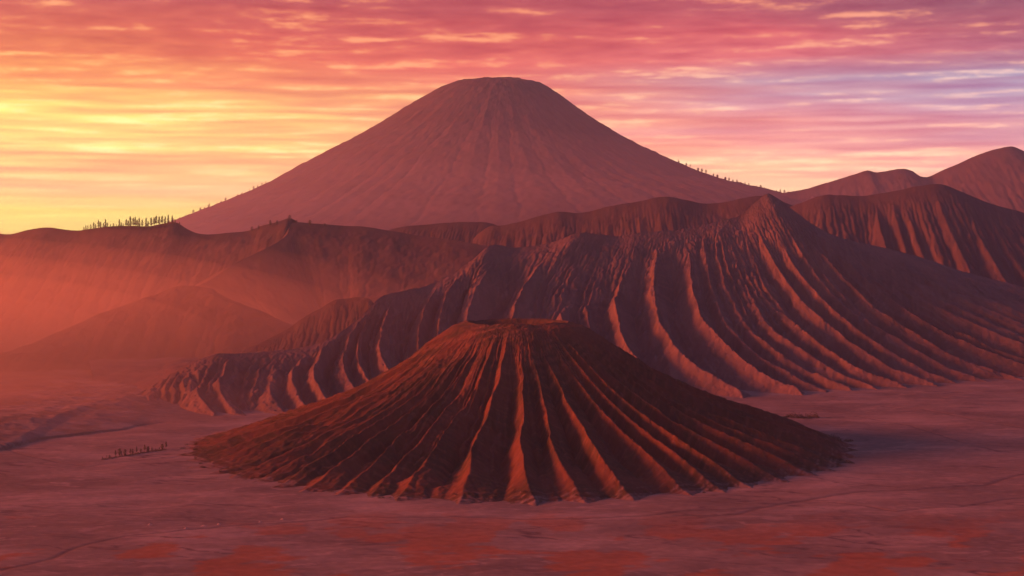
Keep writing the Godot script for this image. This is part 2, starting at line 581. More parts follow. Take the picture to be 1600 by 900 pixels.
func build_plain() -> void:
	var xs := PackedFloat32Array()
	var zs := PackedFloat32Array()
	var x := -12000.0
	while x < 12000.0:
		xs.append(x)
		var a := absf(x)
		x += 4.0 if a <= 1250.0 else minf(4.0 + (a - 1250.0) * 0.06, 900.0)
	var z := 1200.0
	while z > -17000.0:
		zs.append(z)
		var d := -z
		z -= 5.0 if d > 2050.0 and d < 4300.0 else 9.0 if d >= 4300.0 and d < 5500.0 else 60.0 if d < 2050.0 - 60.0 and d > 0.0 else 5.0 if d >= 1990.0 and d < 2050.0 else 300.0 if d < 0.0 else minf(9.0 + (d - 5500.0) * 0.08, 1200.0)
	var cols := xs.size()
	var rows := zs.size()
	var points := PackedVector3Array()
	points.resize(cols * rows)
	var dark := PackedFloat32Array()
	dark.resize(cols * rows)
	var colors := PackedColorArray()
	colors.resize(cols * rows)
	for j in rows:
		for i in cols:
			points[j * cols + i] = Vector3(xs[i], plain_height(xs[i], zs[j]), zs[j])
	# wheel tracks and dry channels: real grooves
	var tracks := [[Vector3(653, 0, -4465), Vector3(810, 0, -4331), Vector3(1007, 0, -4299), Vector3(1122, 0, -4220), Vector3(1171, 0, -4042), Vector3(1218, 0, -3892), Vector3(1263, 0, -3789), Vector3(1365, 0, -3449)],
	[Vector3(284, 0, -2618), Vector3(388, 0, -2630), Vector3(464, 0, -2711), Vector3(624, 0, -2851), Vector3(769, 0, -2894), Vector3(899, 0, -2946), Vector3(1027, 0, -3080), Vector3(1307, 0, -3301)],
	[Vector3(-773, 0, -2061), Vector3(-730, 0, -2190), Vector3(-683, 0, -2277), Vector3(-669, 0, -2361), Vector3(-618, 0, -2441), Vector3(-537, 0, -2477), Vector3(-464, 0, -2532), Vector3(-384, 0, -2560), Vector3(-282, 0, -2606), Vector3(-104, 0, -2606), Vector3(17, 0, -2595), Vector3(130, 0, -2606), Vector3(286, 0, -2642), Vector3(453, 0, -2717)],
	[Vector3(571, 0, -2743), Vector3(664, 0, -2654), Vector3(789, 0, -2704), Vector3(998, 0, -2851)],
	[Vector3(-1150, 0, -3449), Vector3(-1015, 0, -3291), Vector3(-888, 0, -3182), Vector3(-822, 0, -3236), Vector3(-741, 0, -3291), Vector3(-688, 0, -3368)],
	[Vector3(913, 0, -4056), Vector3(999, 0, -3866), Vector3(1037, 0, -3556), Vector3(1150, 0, -3449), Vector3(1274, 0, -3398)]]
	for n in tracks.size():
		var line: Array = tracks[n]
		var wide: float = [6.0, 6.0, 4.5, 4.0, 4.0, 5.0][n]
		for k in line.size() - 1:
			var long: float = (line[k + 1] - line[k]).length()
			for s in int(long / 3.0) + 1:
				var p: Vector3 = line[k].lerp(line[k + 1], s * 3.0 / long)
				p.x += rough.get_noise_2d(p.x * 0.7, n * 300.0) * 14.0
				p.z += rough.get_noise_2d(p.x * 0.6, n * 300.0 + 90.0) * 20.0
				var i0 := xs.bsearch(p.x - wide * 1.6)
				var i1 := xs.bsearch(p.x + wide * 1.6)
				var j0 := 0
				if -p.z < 2055.0 or -p.z > 4280.0:
					continue
				while zs[j0] > -2050.0:
					j0 += 1
				var jc := j0 + int((zs[j0] - p.z) / 5.0)
				for j in range(maxi(jc - 4, 0), mini(jc + 5, rows)):
					for i in range(i0, mini(i1, cols)):
						var away := Vector2(xs[i] - p.x, zs[j] - p.z).length() / wide
						dark[j * cols + i] = maxf(dark[j * cols + i], 1.0 - smoothstep(0.35, 1.5, away))
	var sand := Color(0.134, 0.100, 0.093)
	var ash := Color(0.096, 0.073, 0.069)
	var pale := Color(0.195, 0.146, 0.135)
	var wash := Color(0.058, 0.042, 0.045)
	var rust := Color(0.175, 0.060, 0.028)
	var scrub := Color(0.090, 0.062, 0.048)
	for j in rows:
		for i in cols:
			var k := j * cols + i
			var p := points[k]
			p.y -= dark[k] * 1.0
			points[k] = p
			var d := -p.z
			var s1 := rough.get_noise_2d(p.x * 0.35, p.z * 1.1 + p.x * 0.12)
			var s2 := fine.get_noise_2d(p.x * 0.22, p.z * 0.8 + p.x * 0.1)
			var b := broad.get_noise_2d(p.x + 900.0, p.z * 1.6)
			var f4 := fine.get_noise_2d(p.x * 0.7 + 3000.0, p.z * 1.1)
			var c := sand.lerp(ash, clampf(0.35 + b * 1.2 + s1 * 0.5, 0.0, 1.0))
			c = c.lerp(pale, clampf(s2 * 0.5 + s1 * 1.1 - b * 1.0 - 0.03, 0.0, 0.8))
			# braided dry washes and wind-blown lanes
			var lane := 1.0 - absf(rough.get_noise_2d(p.x * 0.30 + 2000.0, p.z * 0.95 - p.x * 0.22)) * 2.2
			var lane2 := 1.0 - absf(rough.get_noise_2d(p.x * 0.5 - 900.0, p.z * 1.7 + p.x * 0.35 + 700.0)) * 2.2
			var where := clampf(0.5 + broad.get_noise_2d(p.x * 1.4 - 500.0, p.z * 1.4) * 1.6, 0.0, 1.0)
			c = c.lerp(wash, smoothstep(0.86, 0.98, lane) * where * 0.9)
			c = c.lerp(pale, smoothstep(0.80, 0.98, lane2) * (1.0 - where) * 0.8)
			# rust-red weathered sand in the near part of the plain
			var near := 1.0 - smoothstep(2350.0, 2760.0, d + b * 120.0)
			if near > 0.0 and d > 0.0:
				var spot := patchy.get_noise_2d(p.x * 0.8, p.z * 0.6 + 4000.0 + p.x * 0.2) + 0.25 * s2
				c = c.lerp(rust, smoothstep(0.06, 0.26, spot + 0.06 * near + clampf((p.x + 350.0) / 900.0, -0.4, 0.03) - smoothstep(450.0, 800.0, p.x) * 0.12) * near * 0.72)
			var beyond := bank_side(p.x, p.z) if d < 6000.0 and d > 3000.0 else -1.0
			if beyond > 0.0:
				var grown := smoothstep(0.05, 0.3, patchy.get_noise_2d(p.x * 1.1, p.z * 2.0) + 0.4 * s2)
				var inland := 1.0 - smoothstep(-1080.0, -800.0, p.x)
				c = c.lerp(scrub, grown * 0.75 * inland)
				c = c.lerp(scrub, (1.0 - smoothstep(8.0, 22.0, beyond)) * 0.8 * inland)
			c = c.lerp(wash, dark[k] * 0.6)
			c = c.lerp(pale if f4 > 0.0 else ash, clampf(absf(f4) * 0.25, 0.0, 0.2))
			colors[k] = c
	var o := mesh_node("ground", grid_mesh(points, colors, cols, rows), materials.soil, self)
	o.set_meta("kind", "structure")
	o.set_meta("label", "wide mauve sand plain with tracks and rust-red patches")


# ---------------------------------------------------------------- mountains

func ring(middle: Vector3, radius: float, height: float, count: int, uneven := 0.0, lift := 0.0) -> Array:
	# from straight behind the cone round by its left (seen from the lookout)
	var out := []
	for k in count + 1:
		var a := TAU * (k % count) / count
		var away := Vector3(-sin(a), 0, -cos(a))
		var wob := 1.0 + uneven * broad.get_noise_2d(sin(a) * 400.0 + middle.x, cos(a) * 400.0 + middle.z)
		var p := middle + away * radius * wob
		p.y = height + lift * rough.get_noise_2d(sin(a) * 130.0 + 77.0, cos(a) * 130.0)
		out.append(p)
	return out


func build_front_cone() -> void:
	var o := thing("fluted_volcano_mountain", "dark brown deeply fluted volcanic cone with flat crater top on the plain", "", "", "structure")
	var middle := Vector3(12, 0, -3500)
	var rim := ring(middle, 112.0, 281.0, 72, 0.10, 5.0)
	var foot := ring(middle, 752.0, -3.0, 72, 0.06)
	var tones := [Color(0.080, 0.036, 0.025), Color(0.042, 0.031, 0.022), Color(0.105, 0.052, 0.036)]
	# fractions of the height from rim to foot
	var table := PackedFloat32Array([1.000, 0.961, 0.888, 0.807, 0.726, 0.650, 0.579, 0.515, 0.457, 0.405, 0.357, 0.313, 0.274, 0.235, 0.201, 0.169, 0.138, 0.105, 0.065, 0.025, 0.000])
	var table_left := PackedFloat32Array([1.000, 0.950, 0.871, 0.780, 0.692, 0.614, 0.541, 0.475, 0.417, 0.368, 0.321, 0.274, 0.231, 0.195, 0.161, 0.130, 0.099, 0.071, 0.043, 0.020, 0.000])
	var s := slope(rim, foot, 1800, 180, {"closed": true, "profile": table, "profile_left": table_left, "grit": 1.0, "washed": Color(0.120, 0.085, 0.082), "ribs": Ribs.new(101, 54, true, 0.35, 0.25, 0.06), "small": Ribs.new(102, 150, true, 0.0, 0.6), "tones": tones, "rough": 6.0, "fine": 1.4, "dense": 1.15, "jag": 0.2, "fade": 0.80, "begin": 0.10, "fork": 0.28, "sway": 0.55, "relief": 0.45, "lead": 0.12, "bite": 0.075, "most": 22.0, "rest": 0.78})
	mesh_node("flank", s.mesh, materials.rock, o)
	front_cone = s
	var floor_line := ring(middle, 12.0, 232.0, 72)
	var c := slope(rim, floor_line, 400, 24, {"closed": true, "bite": 0.06, "hollow": 0.6, "reach": 1.0, "ribs": Ribs.new(103, 40, true), "small": Ribs.new(104, 90, true), "tones": tones, "rough": 6.0, "fine": 1.4, "jag": 0.2})
	mesh_node("crater", c.mesh, materials.rock, o)


func build_main_ridge() -> void:
	var o := thing("fluted_ridge_mountain", "long ridge with a sharp peak and many curving flutes behind the cone", "", "", "structure")
	var crest := [Vector3(-1197, -25, -4420), Vector3(-1050, 38, -4420), Vector3(-941, 100, -4430), Vector3(-862, 130, -4450), Vector3(-788, 131, -4500), Vector3(-694, 134, -4560), Vector3(-587, 149, -4620), Vector3(-532, 176, -4680), Vector3(-500, 198, -4760), Vector3(-443, 255, -4900), Vector3(-424, 277, -4960), Vector3(-356, 293, -5050), Vector3(-250, 320, -5180), Vector3(-175, 364, -5260), Vector3(-107, 418, -5330), Vector3(-80, 440, -5360), Vector3(20, 433, -5400), Vector3(115, 448, -5430), Vector3(156, 457, -5440), Vector3(230, 485, -5460), Vector3(297, 480, -5480), Vector3(367, 475, -5500), Vector3(462, 485, -5520), Vector3(598, 496, -5560), Vector3(749, 527, -5620), Vector3(849, 555, -5660), Vector3(913, 608, -5690), Vector3(950, 632, -5700), Vector3(987, 613, -5710), Vector3(1046, 573, -5730), Vector3(1161, 499, -5780), Vector3(1280, 458, -5830), Vector3(1421, 429, -5880), Vector3(1584, 391, -5960), Vector3(1772, 334, -6040), Vector3(2050, 267, -6150), Vector3(2344, 170, -6250), Vector3(2778, 46, -6350)]
	var foot := [Vector3(-1169, 0, -4250), Vector3(-1012, 0, -4150), Vector3(-903, 0, -4130), Vector3(-808, 0, -4080), Vector3(-710, 0, -4060), Vector3(-624, 0, -4050), Vector3(-505, 0, -4040), Vector3(-430, 0, -4050), Vector3(-381, 0, -4060), Vector3(-273, 0, -4090), Vector3(-248, 0, -4100), Vector3(-189, 0, -4130), Vector3(-122, 0, -4170), Vector3(-84, 0, -4200), Vector3(-49, 0, -4230), Vector3(-35, 0, -4240), Vector3(-7, 0, -4270), Vector3(22, 0, -4300), Vector3(68, 0, -4320), Vector3(145, 0, -4350), Vector3(229, 0, -4390), Vector3(342, 0, -4440), Vector3(516, 0, -4500), Vector3(765, 0, -4590), Vector3(1045, 0, -4730), Vector3(1256, 0, -4860), Vector3(1405, 0, -4960), Vector3(1509, 0, -5030), Vector3(1609, 0, -5080), Vector3(1731, 0, -5130), Vector3(1942, 0, -5180), Vector3(2157, 0, -5230), Vector3(2393, 0, -5270), Vector3(2628, 0, -5300), Vector3(2870, 0, -5340), Vector3(3229, 0, -5420), Vector3(3538, 0, -5550), Vector3(3905, 0, -5750)]
	var back := [Vector3(-1470, 60, -5320), Vector3(-1289, 60, -5320), Vector3(-1155, 60, -5330), Vector3(-1057, 60, -5350), Vector3(-964, 60, -5400), Vector3(-847, 60, -5460), Vector3(-716, 60, -5520), Vector3(-647, 60, -5580), Vector3(-606, 60, -5660), Vector3(-535, 60, -5800), Vector3(-511, 60, -5860), Vector3(-427, 60, -5950), Vector3(-300, 60, -6080), Vector3(-209, 60, -6160), Vector3(-127, 60, -6230), Vector3(-96, 60, -6260), Vector3(24, 60, -6300), Vector3(137, 60, -6330), Vector3(186, 60, -6340), Vector3(273, 60, -6360), Vector3(352, 60, -6380), Vector3(435, 60, -6400), Vector3(548, 60, -6420), Vector3(708, 60, -6460), Vector3(887, 60, -6520), Vector3(1004, 60, -6560), Vector3(1078, 60, -6590), Vector3(1122, 60, -6600), Vector3(1166, 60, -6610), Vector3(1234, 60, -6630), Vector3(1368, 60, -6680), Vector3(1507, 60, -6730), Vector3(1671, 60, -6780), Vector3(1860, 60, -6860), Vector3(2076, 60, -6940), Vector3(2397, 60, -7050), Vector3(2735, 60, -7150), Vector3(3235, 60, -7250)]
	var tones := [Color(0.109, 0.074, 0.069), Color(0.080, 0.059, 0.058), Color(0.128, 0.086, 0.078)]
	var s := slope(crest, foot, 1900, 200, {"grit": 1.4, "hollow": 0.62, "bend": 0.11, "ribs": Ribs.new(201, 46, false, 0.1, 0.45, -0.03), "small": Ribs.new(202, 190, false, 0.0, 0.6), "tones": tones, "rough": 10.0, "fine": 2.2, "jag": 0.35, "fade": 0.45, "begin": 0.08, "fork": 0.32, "sway": 0.8, "past": 0.62, "relief": 0.38, "lead": 0.12, "bite": 0.095, "most": 34.0, "rest": 0.75})
	mesh_node("flank", s.mesh, materials.rock, o)
	var b := slope(crest, back, 500, 40, {"hollow": 0.5, "ribs": Ribs.new(203, 40, false), "small": Ribs.new(204, 100, false), "tones": tones, "rough": 10.0, "fine": 2.2, "jag": 0.35})
	mesh_node("back_flank", b.mesh, materials.rock, o)


func hill(called: String, label: String, crest: Array, foot: Array, back: Array, cols: int, rows: int, rib_count: int, seed: int, tones: Array, extra := {}) -> Dictionary:
	var o := thing(called, label, "", "", "structure")
	var opt := {"hollow": 0.45, "ribs": Ribs.new(seed, rib_count, false), "small": Ribs.new(seed + 1, rib_count * 3, false, 0.0, 0.6), "tones": tones, "rough": 9.0, "fine": 2.0, "jag": 0.35}
	opt.merge(extra, true)
	var s := slope(crest, foot, cols, rows, opt)
	mesh_node("flank", s.mesh, materials.rock, o)
	var b := slope(crest, back, maxi(cols / 3, 60), 24, opt)
	mesh_node("back_flank", b.mesh, materials.rock, o)
	return s


var plateau := {}
var front_cone := {}
var dark_hill := {}
var middle_ridge := {}
var cone := {}


func build_hills() -> void:
	var brown := [Color(0.064, 0.045, 0.041), Color(0.050, 0.038, 0.036), Color(0.080, 0.056, 0.049)]
	hill("crater_wall_hill", "curved crater wall with a bright inner face on the end of the ridge", [Vector3(-1047, -6, -4740), Vector3(-974, 35, -4770), Vector3(-920, 80, -4800), Vector3(-829, 121, -4840), Vector3(-781, 143, -4870), Vector3(-731, 168, -4900), Vector3(-661, 217, -4930), Vector3(-621, 239, -4950), Vector3(-566, 271, -4960), Vector3(-537, 273, -4960), Vector3(-491, 276, -4950), Vector3(-456, 270, -4930), Vector3(-438, 253, -4910), Vector3(-408, 227, -4900)], [Vector3(-1047, -6, -4440), Vector3(-974, 10, -4470), Vector3(-920, 28, -4500), Vector3(-829, 44, -4540), Vector3(-781, 53, -4570), Vector3(-731, 63, -4600), Vector3(-661, 83, -4630), Vector3(-621, 90, -4650), Vector3(-566, 90, -4660), Vector3(-537, 90, -4660), Vector3(-491, 90, -4650), Vector3(-456, 90, -4630), Vector3(-438, 90, -4610), Vector3(-408, 87, -4600)], [Vector3(-1047, -6, -5240), Vector3(-974, 10, -5270), Vector3(-920, 28, -5300), Vector3(-829, 30, -5340), Vector3(-781, 30, -5370), Vector3(-731, 30, -5400), Vector3(-661, 30, -5430), Vector3(-621, 30, -5450), Vector3(-566, 30, -5460), Vector3(-537, 30, -5460), Vector3(-491, 30, -5450), Vector3(-456, 30, -5430), Vector3(-438, 30, -5410), Vector3(-408, 30, -5400)], 420, 50, 22, 301, brown, {"hollow": 0.35, "bite": 0.09})
	plateau = hill("plateau_hill", "flat-topped hazy hill carrying a row of thin trees on the skyline", [Vector3(-3092, 439, -7000), Vector3(-2683, 462, -7000), Vector3(-2333, 483, -7000), Vector3(-2298, 480, -7000), Vector3(-2196, 502, -7000), Vector3(-2103, 511, -7000), Vector3(-2048, 503, -7000), Vector3(-1960, 498, -7000), Vector3(-1931, 503, -7000), Vector3(-1840, 515, -7000), Vector3(-1744, 518, -7000), Vector3(-1645, 518, -7000), Vector3(-1589, 530, -7010), Vector3(-1533, 533, -7010), Vector3(-1476, 502, -7000), Vector3(-1425, 483, -6980), Vector3(-1355, 480, -6980), Vector3(-1297, 486, -6980), Vector3(-1202, 496, -7000), Vector3(-1132, 521, -7000), Vector3(-1073, 535, -7000), Vector3(-1015, 553, -7000), Vector3(-969, 527, -7050), Vector3(-834, 498, -7150)], [Vector3(-3092, -5, -5850), Vector3(-2683, -5, -5850), Vector3(-2333, -5, -5850), Vector3(-2298, -5, -5850), Vector3(-2196, -5, -5850), Vector3(-2103, -5, -5850), Vector3(-2048, -5, -5850), Vector3(-1960, -5, -5850), Vector3(-1931, -5, -5850), Vector3(-1840, -5, -5850), Vector3(-1744, -5, -5850), Vector3(-1645, -5, -5850), Vector3(-1589, -5, -5860), Vector3(-1533, -5, -5860), Vector3(-1476, -5, -5850), Vector3(-1425, -5, -5830), Vector3(-1355, -5, -5830), Vector3(-1297, -5, -5830), Vector3(-1202, -5, -5850), Vector3(-1132, -5, -5850), Vector3(-1073, -5, -5850), Vector3(-1015, -5, -5850), Vector3(-969, -5, -5900), Vector3(-834, -5, -6000)], [Vector3(-3092, 150, -8200), Vector3(-2683, 150, -8200), Vector3(-2333, 150, -8200), Vector3(-2298, 150, -8200), Vector3(-2196, 150, -8200), Vector3(-2103, 150, -8200), Vector3(-2048, 150, -8200), Vector3(-1960, 150, -8200), Vector3(-1931, 150, -8200), Vector3(-1840, 150, -8200), Vector3(-1744, 150, -8200), Vector3(-1645, 150, -8200), Vector3(-1589, 150, -8210), Vector3(-1533, 150, -8210), Vector3(-1476, 150, -8200), Vector3(-1425, 150, -8180), Vector3(-1355, 150, -8180), Vector3(-1297, 150, -8180), Vector3(-1202, 150, -8200), Vector3(-1132, 150, -8200), Vector3(-1073, 150, -8200), Vector3(-1015, 150, -8200), Vector3(-969, 150, -8250), Vector3(-834, 150, -8350)], 520, 60, 26, 311, brown, {"jag": 0.12, "hollow": 0.3, "bite": 0.03, "rest": 0.5, "fine": 1.0, "relief": 0.05})
	dark_hill = hill("dark_shoulder_hill", "dark smooth hill with a bright winding edge below the tall cone", [Vector3(-1868, 3, -5900), Vector3(-1689, 68, -5960), Vector3(-1487, 152, -6050), Vector3(-1354, 225, -6130), Vector3(-1212, 307, -6280), Vector3(-1176, 338, -6330), Vector3(-1088, 394, -6450), Vector3(-1030, 428, -6540), Vector3(-978, 474, -6650), Vector3(-959, 531, -6750), Vector3(-884, 528, -6760), Vector3(-733, 517, -6770), Vector3(-677, 515, -6770), Vector3(-527, 494, -6760), Vector3(-393, 470, -6740), Vector3(-274, 458, -6700), Vector3(-223, 449, -6680), Vector3(-111, 430, -6650), Vector3(82, 386, -6600)], [Vector3(-1250, 0, -5699), Vector3(-1066, 0, -5675), Vector3(-871, 0, -5679), Vector3(-755, 0, -5672), Vector3(-641, 0, -5735), Vector3(-645, 0, -5701), Vector3(-606, 0, -5741), Vector3(-605, 0, -5756), Vector3(-618, 0, -5796), Vector3(-670, 0, -5833), Vector3(-671, 0, -5787), Vector3(-597, 0, -5748), Vector3(-615, 0, -5706), Vector3(-527, 0, -5660), Vector3(-393, 0, -5640), Vector3(-274, 0, -5600), Vector3(-223, 0, -5580), Vector3(-111, 0, -5550), Vector3(82, 0, -5500)], [Vector3(-2568, 20, -6000), Vector3(-2389, 20, -6060), Vector3(-2187, 20, -6150), Vector3(-2054, 20, -6230), Vector3(-1912, 20, -6380), Vector3(-1876, 20, -6430), Vector3(-1707, 20, -6650), Vector3(-1568, 20, -6840), Vector3(-1434, 20, -7050), Vector3(-1334, 20, -7250), Vector3(-1178, 20, -7360), Vector3(-946, 20, -7470), Vector3(-808, 20, -7570), Vector3(-577, 20, -7660), Vector3(-443, 20, -7640), Vector3(-324, 20, -7600), Vector3(-273, 20, -7580), Vector3(-161, 20, -7550), Vector3(32, 20, -7500)], 420, 60, 14, 321, brown, {"bite": 0.02, "rest": 0.4, "rough": 8.0, "fine": 1.2, "hollow": 0.25, "jag": 0.2})
	hill("low_misty_hill", "low rounded hill with a pale crest line in the mist", [Vector3(-1943, 7, -5300), Vector3(-1742, 74, -5360), Vector3(-1603, 132, -5420), Vector3(-1484, 188, -5480), Vector3(-1392, 227, -5530), Vector3(-1332, 248, -5560), Vector3(-1281, 268, -5590), Vector3(-1213, 291, -5600), Vector3(-1157, 289, -5600), Vector3(-1088, 280, -5570), Vector3(-1028, 254, -5530), Vector3(-990, 239, -5500), Vector3(-925, 215, -5480), Vector3(-822, 174, -5480), Vector3(-685, 106, -5480), Vector3(-548, 23, -5480)], [Vector3(-2017, -1, -4780), Vector3(-1796, 0, -4840), Vector3(-1644, 0, -4900), Vector3(-1512, 0, -4960), Vector3(-1411, 0, -5010), Vector3(-1345, 0, -5040), Vector3(-1289, 0, -5070), Vector3(-1214, 0, -5080), Vector3(-1153, 0, -5080), Vector3(-1077, 0, -5050), Vector3(-1010, 0, -5010), Vector3(-969, 0, -4980), Vector3(-897, 0, -4960), Vector3(-784, 0, -4960), Vector3(-633, 0, -4960), Vector3(-483, 0, -4960)], [Vector3(-2017, -1, -5720), Vector3(-1796, 0, -5780), Vector3(-1644, 0, -5840), Vector3(-1512, 0, -5900), Vector3(-1411, 0, -5950), Vector3(-1345, 0, -5980), Vector3(-1289, 0, -6010), Vector3(-1214, 0, -6020), Vector3(-1153, 0, -6020), Vector3(-1077, 0, -5990), Vector3(-1010, 0, -5950), Vector3(-969, 0, -5920), Vector3(-897, 0, -5900), Vector3(-784, 0, -5900), Vector3(-633, 0, -5900), Vector3(-483, 0, -5900)], 320, 50, 12, 331, brown, {"hollow": -0.15, "bite": 0.05, "rest": 0.5, "relief": 0.10, "lead": 0.1, "rough": 15.0, "jag": 0.5})
	hill("pale_ridge_hill", "short pale sunlit ridge at the foot of the tall cone", [Vector3(-741, 460, -7900), Vector3(-658, 493, -7900), Vector3(-592, 513, -7900), Vector3(-461, 529, -7900), Vector3(-329, 539, -7900), Vector3(-198, 543, -7900), Vector3(-125, 539, -7900), Vector3(0, 493, -7900), Vector3(165, 460, -7900)], [Vector3(-891, 150, -7400), Vector3(-808, 150, -7400), Vector3(-742, 150, -7400), Vector3(-611, 150, -7400), Vector3(-479, 150, -7400), Vector3(-348, 150, -7400), Vector3(-275, 150, -7400), Vector3(-150, 150, -7400), Vector3(15, 150, -7400)], [Vector3(-741, 150, -8800), Vector3(-658, 150, -8800), Vector3(-592, 150, -8800), Vector3(-461, 150, -8800), Vector3(-329, 150, -8800), Vector3(-198, 150, -8800), Vector3(-125, 150, -8800), Vector3(0, 150, -8800), Vector3(165, 150, -8800)], 320, 40, 22, 351, brown, {})
	middle_ridge = hill("middle_ridge_hill", "reddish ridge between the fluted ridge and the tall cone", [Vector3(-185, 462, -7400), Vector3(-108, 517, -7400), Vector3(-46, 523, -7400), Vector3(31, 539, -7400), Vector3(154, 572, -7400), Vector3(222, 588, -7400), Vector3(308, 582, -7400), Vector3(493, 619, -7400), Vector3(617, 640, -7400), Vector3(755, 662, -7400), Vector3(832, 646, -7400), Vector3(925, 628, -7400), Vector3(1018, 634, -7400), Vector3(1110, 653, -7400), Vector3(1202, 665, -7400), Vector3(1326, 628, -7400), Vector3(1542, 545, -7400)], [Vector3(-303, 60, -6500), Vector3(-214, 60, -6500), Vector3(-143, 60, -6500), Vector3(-55, 60, -6500), Vector3(87, 60, -6500), Vector3(165, 60, -6500), Vector3(265, 60, -6500), Vector3(477, 60, -6500), Vector3(619, 60, -6500), Vector3(779, 60, -6500), Vector3(867, 60, -6500), Vector3(974, 60, -6500), Vector3(1080, 60, -6500), Vector3(1187, 60, -6500), Vector3(1293, 60, -6500), Vector3(1435, 60, -6500), Vector3(1683, 60, -6500)], [Vector3(-303, 150, -8300), Vector3(-214, 150, -8300), Vector3(-143, 150, -8300), Vector3(-55, 150, -8300), Vector3(87, 150, -8300), Vector3(165, 150, -8300), Vector3(265, 150, -8300), Vector3(477, 150, -8300), Vector3(619, 150, -8300), Vector3(779, 150, -8300), Vector3(867, 150, -8300), Vector3(974, 150, -8300), Vector3(1080, 150, -8300), Vector3(1187, 150, -8300), Vector3(1293, 150, -8300), Vector3(1435, 150, -8300), Vector3(1683, 150, -8300)], 520, 60, 24, 361, brown, {"relief": 0.15, "lead": 0.12, "bite": 0.08})
	hill("shadowed_ridge_hill", "dark ribbed ridge behind the peak at the edge of the picture", [Vector3(1035, 521, -7100), Vector3(1183, 575, -7100), Vector3(1302, 613, -7100), Vector3(1367, 637, -7100), Vector3(1450, 663, -7100), Vector3(1509, 660, -7100), Vector3(1627, 658, -7100), Vector3(1775, 681, -7100), Vector3(1893, 705, -7100), Vector3(1997, 708, -7100), Vector3(2071, 681, -7100), Vector3(2189, 631, -7100), Vector3(2367, 578, -7100), Vector3(2662, 462, -7100), Vector3(3106, 320, -7100), Vector3(3550, 172, -7100)], [Vector3(763, 20, -5950), Vector3(956, 20, -5950), Vector3(1109, 20, -5950), Vector3(1194, 20, -5950), Vector3(1302, 20, -5950), Vector3(1379, 20, -5950), Vector3(1532, 20, -5950), Vector3(1725, 20, -5950), Vector3(1879, 20, -5950), Vector3(2013, 20, -5950), Vector3(2109, 20, -5950), Vector3(2263, 20, -5950), Vector3(2494, 20, -5950), Vector3(2878, 20, -5950), Vector3(3455, 20, -5950), Vector3(4032, 20, -5950)], [Vector3(763, 150, -8100), Vector3(956, 150, -8100), Vector3(1109, 150, -8100), Vector3(1194, 150, -8100), Vector3(1302, 150, -8100), Vector3(1379, 150, -8100), Vector3(1532, 150, -8100), Vector3(1725, 150, -8100), Vector3(1879, 150, -8100), Vector3(2013, 150, -8100), Vector3(2109, 150, -8100), Vector3(2263, 150, -8100), Vector3(2494, 150, -8100), Vector3(2878, 150, -8100), Vector3(3455, 124, -8100), Vector3(4032, 65, -8100)], 700, 80, 26, 371, brown, {"hollow": 0.4, "relief": 0.22, "lead": 0.12})
	hill("distant_range_mountain", "far blue-mauve mountain range rising beside the tall cone", [Vector3(1146, 576, -11000), Vector3(1604, 691, -11000), Vector3(1833, 760, -11000), Vector3(2062, 796, -11000), Vector3(2292, 860, -11000), Vector3(2475, 915, -11000), Vector3(2553, 938, -11000), Vector3(2594, 925, -11000), Vector3(2681, 934, -11000), Vector3(2819, 948, -11000), Vector3(2865, 934, -11000), Vector3(2920, 897, -11000), Vector3(3117, 952, -11000), Vector3(3346, 1053, -11000), Vector3(3483, 1094, -11000), Vector3(3584, 1108, -11000), Vector3(3667, 1076, -11000), Vector3(4033, 957, -11000), Vector3(4583, 782, -11000), Vector3(5500, 553, -11000)], [Vector3(874, 150, -8800), Vector3(1401, 150, -8800), Vector3(1665, 150, -8800), Vector3(1928, 150, -8800), Vector3(2192, 150, -8800), Vector3(2403, 150, -8800), Vector3(2492, 150, -8800), Vector3(2540, 150, -8800), Vector3(2640, 150, -8800), Vector3(2798, 150, -8800), Vector3(2851, 150, -8800), Vector3(2914, 150, -8800), Vector3(3140, 150, -8800), Vector3(3404, 150, -8800), Vector3(3562, 150, -8800), Vector3(3678, 150, -8800), Vector3(3773, 150, -8800), Vector3(4195, 150, -8800), Vector3(4827, 150, -8800), Vector3(5881, 150, -8800)], [Vector3(874, 200, -13000), Vector3(1401, 200, -13000), Vector3(1665, 200, -13000), Vector3(1928, 200, -13000), Vector3(2192, 200, -13000), Vector3(2403, 200, -13000), Vector3(2492, 200, -13000), Vector3(2540, 200, -13000), Vector3(2640, 200, -13000), Vector3(2798, 200, -13000), Vector3(2851, 200, -13000), Vector3(2914, 200, -13000), Vector3(3140, 200, -13000), Vector3(3404, 200, -13000), Vector3(3562, 200, -13000), Vector3(3678, 200, -13000), Vector3(3773, 200, -13000), Vector3(4195, 200, -13000), Vector3(4827, 200, -13000), Vector3(5881, 200, -13000)], 520, 50, 24, 381, brown, {"rough": 14.0, "jag": 0.25, "bite": 0.06})


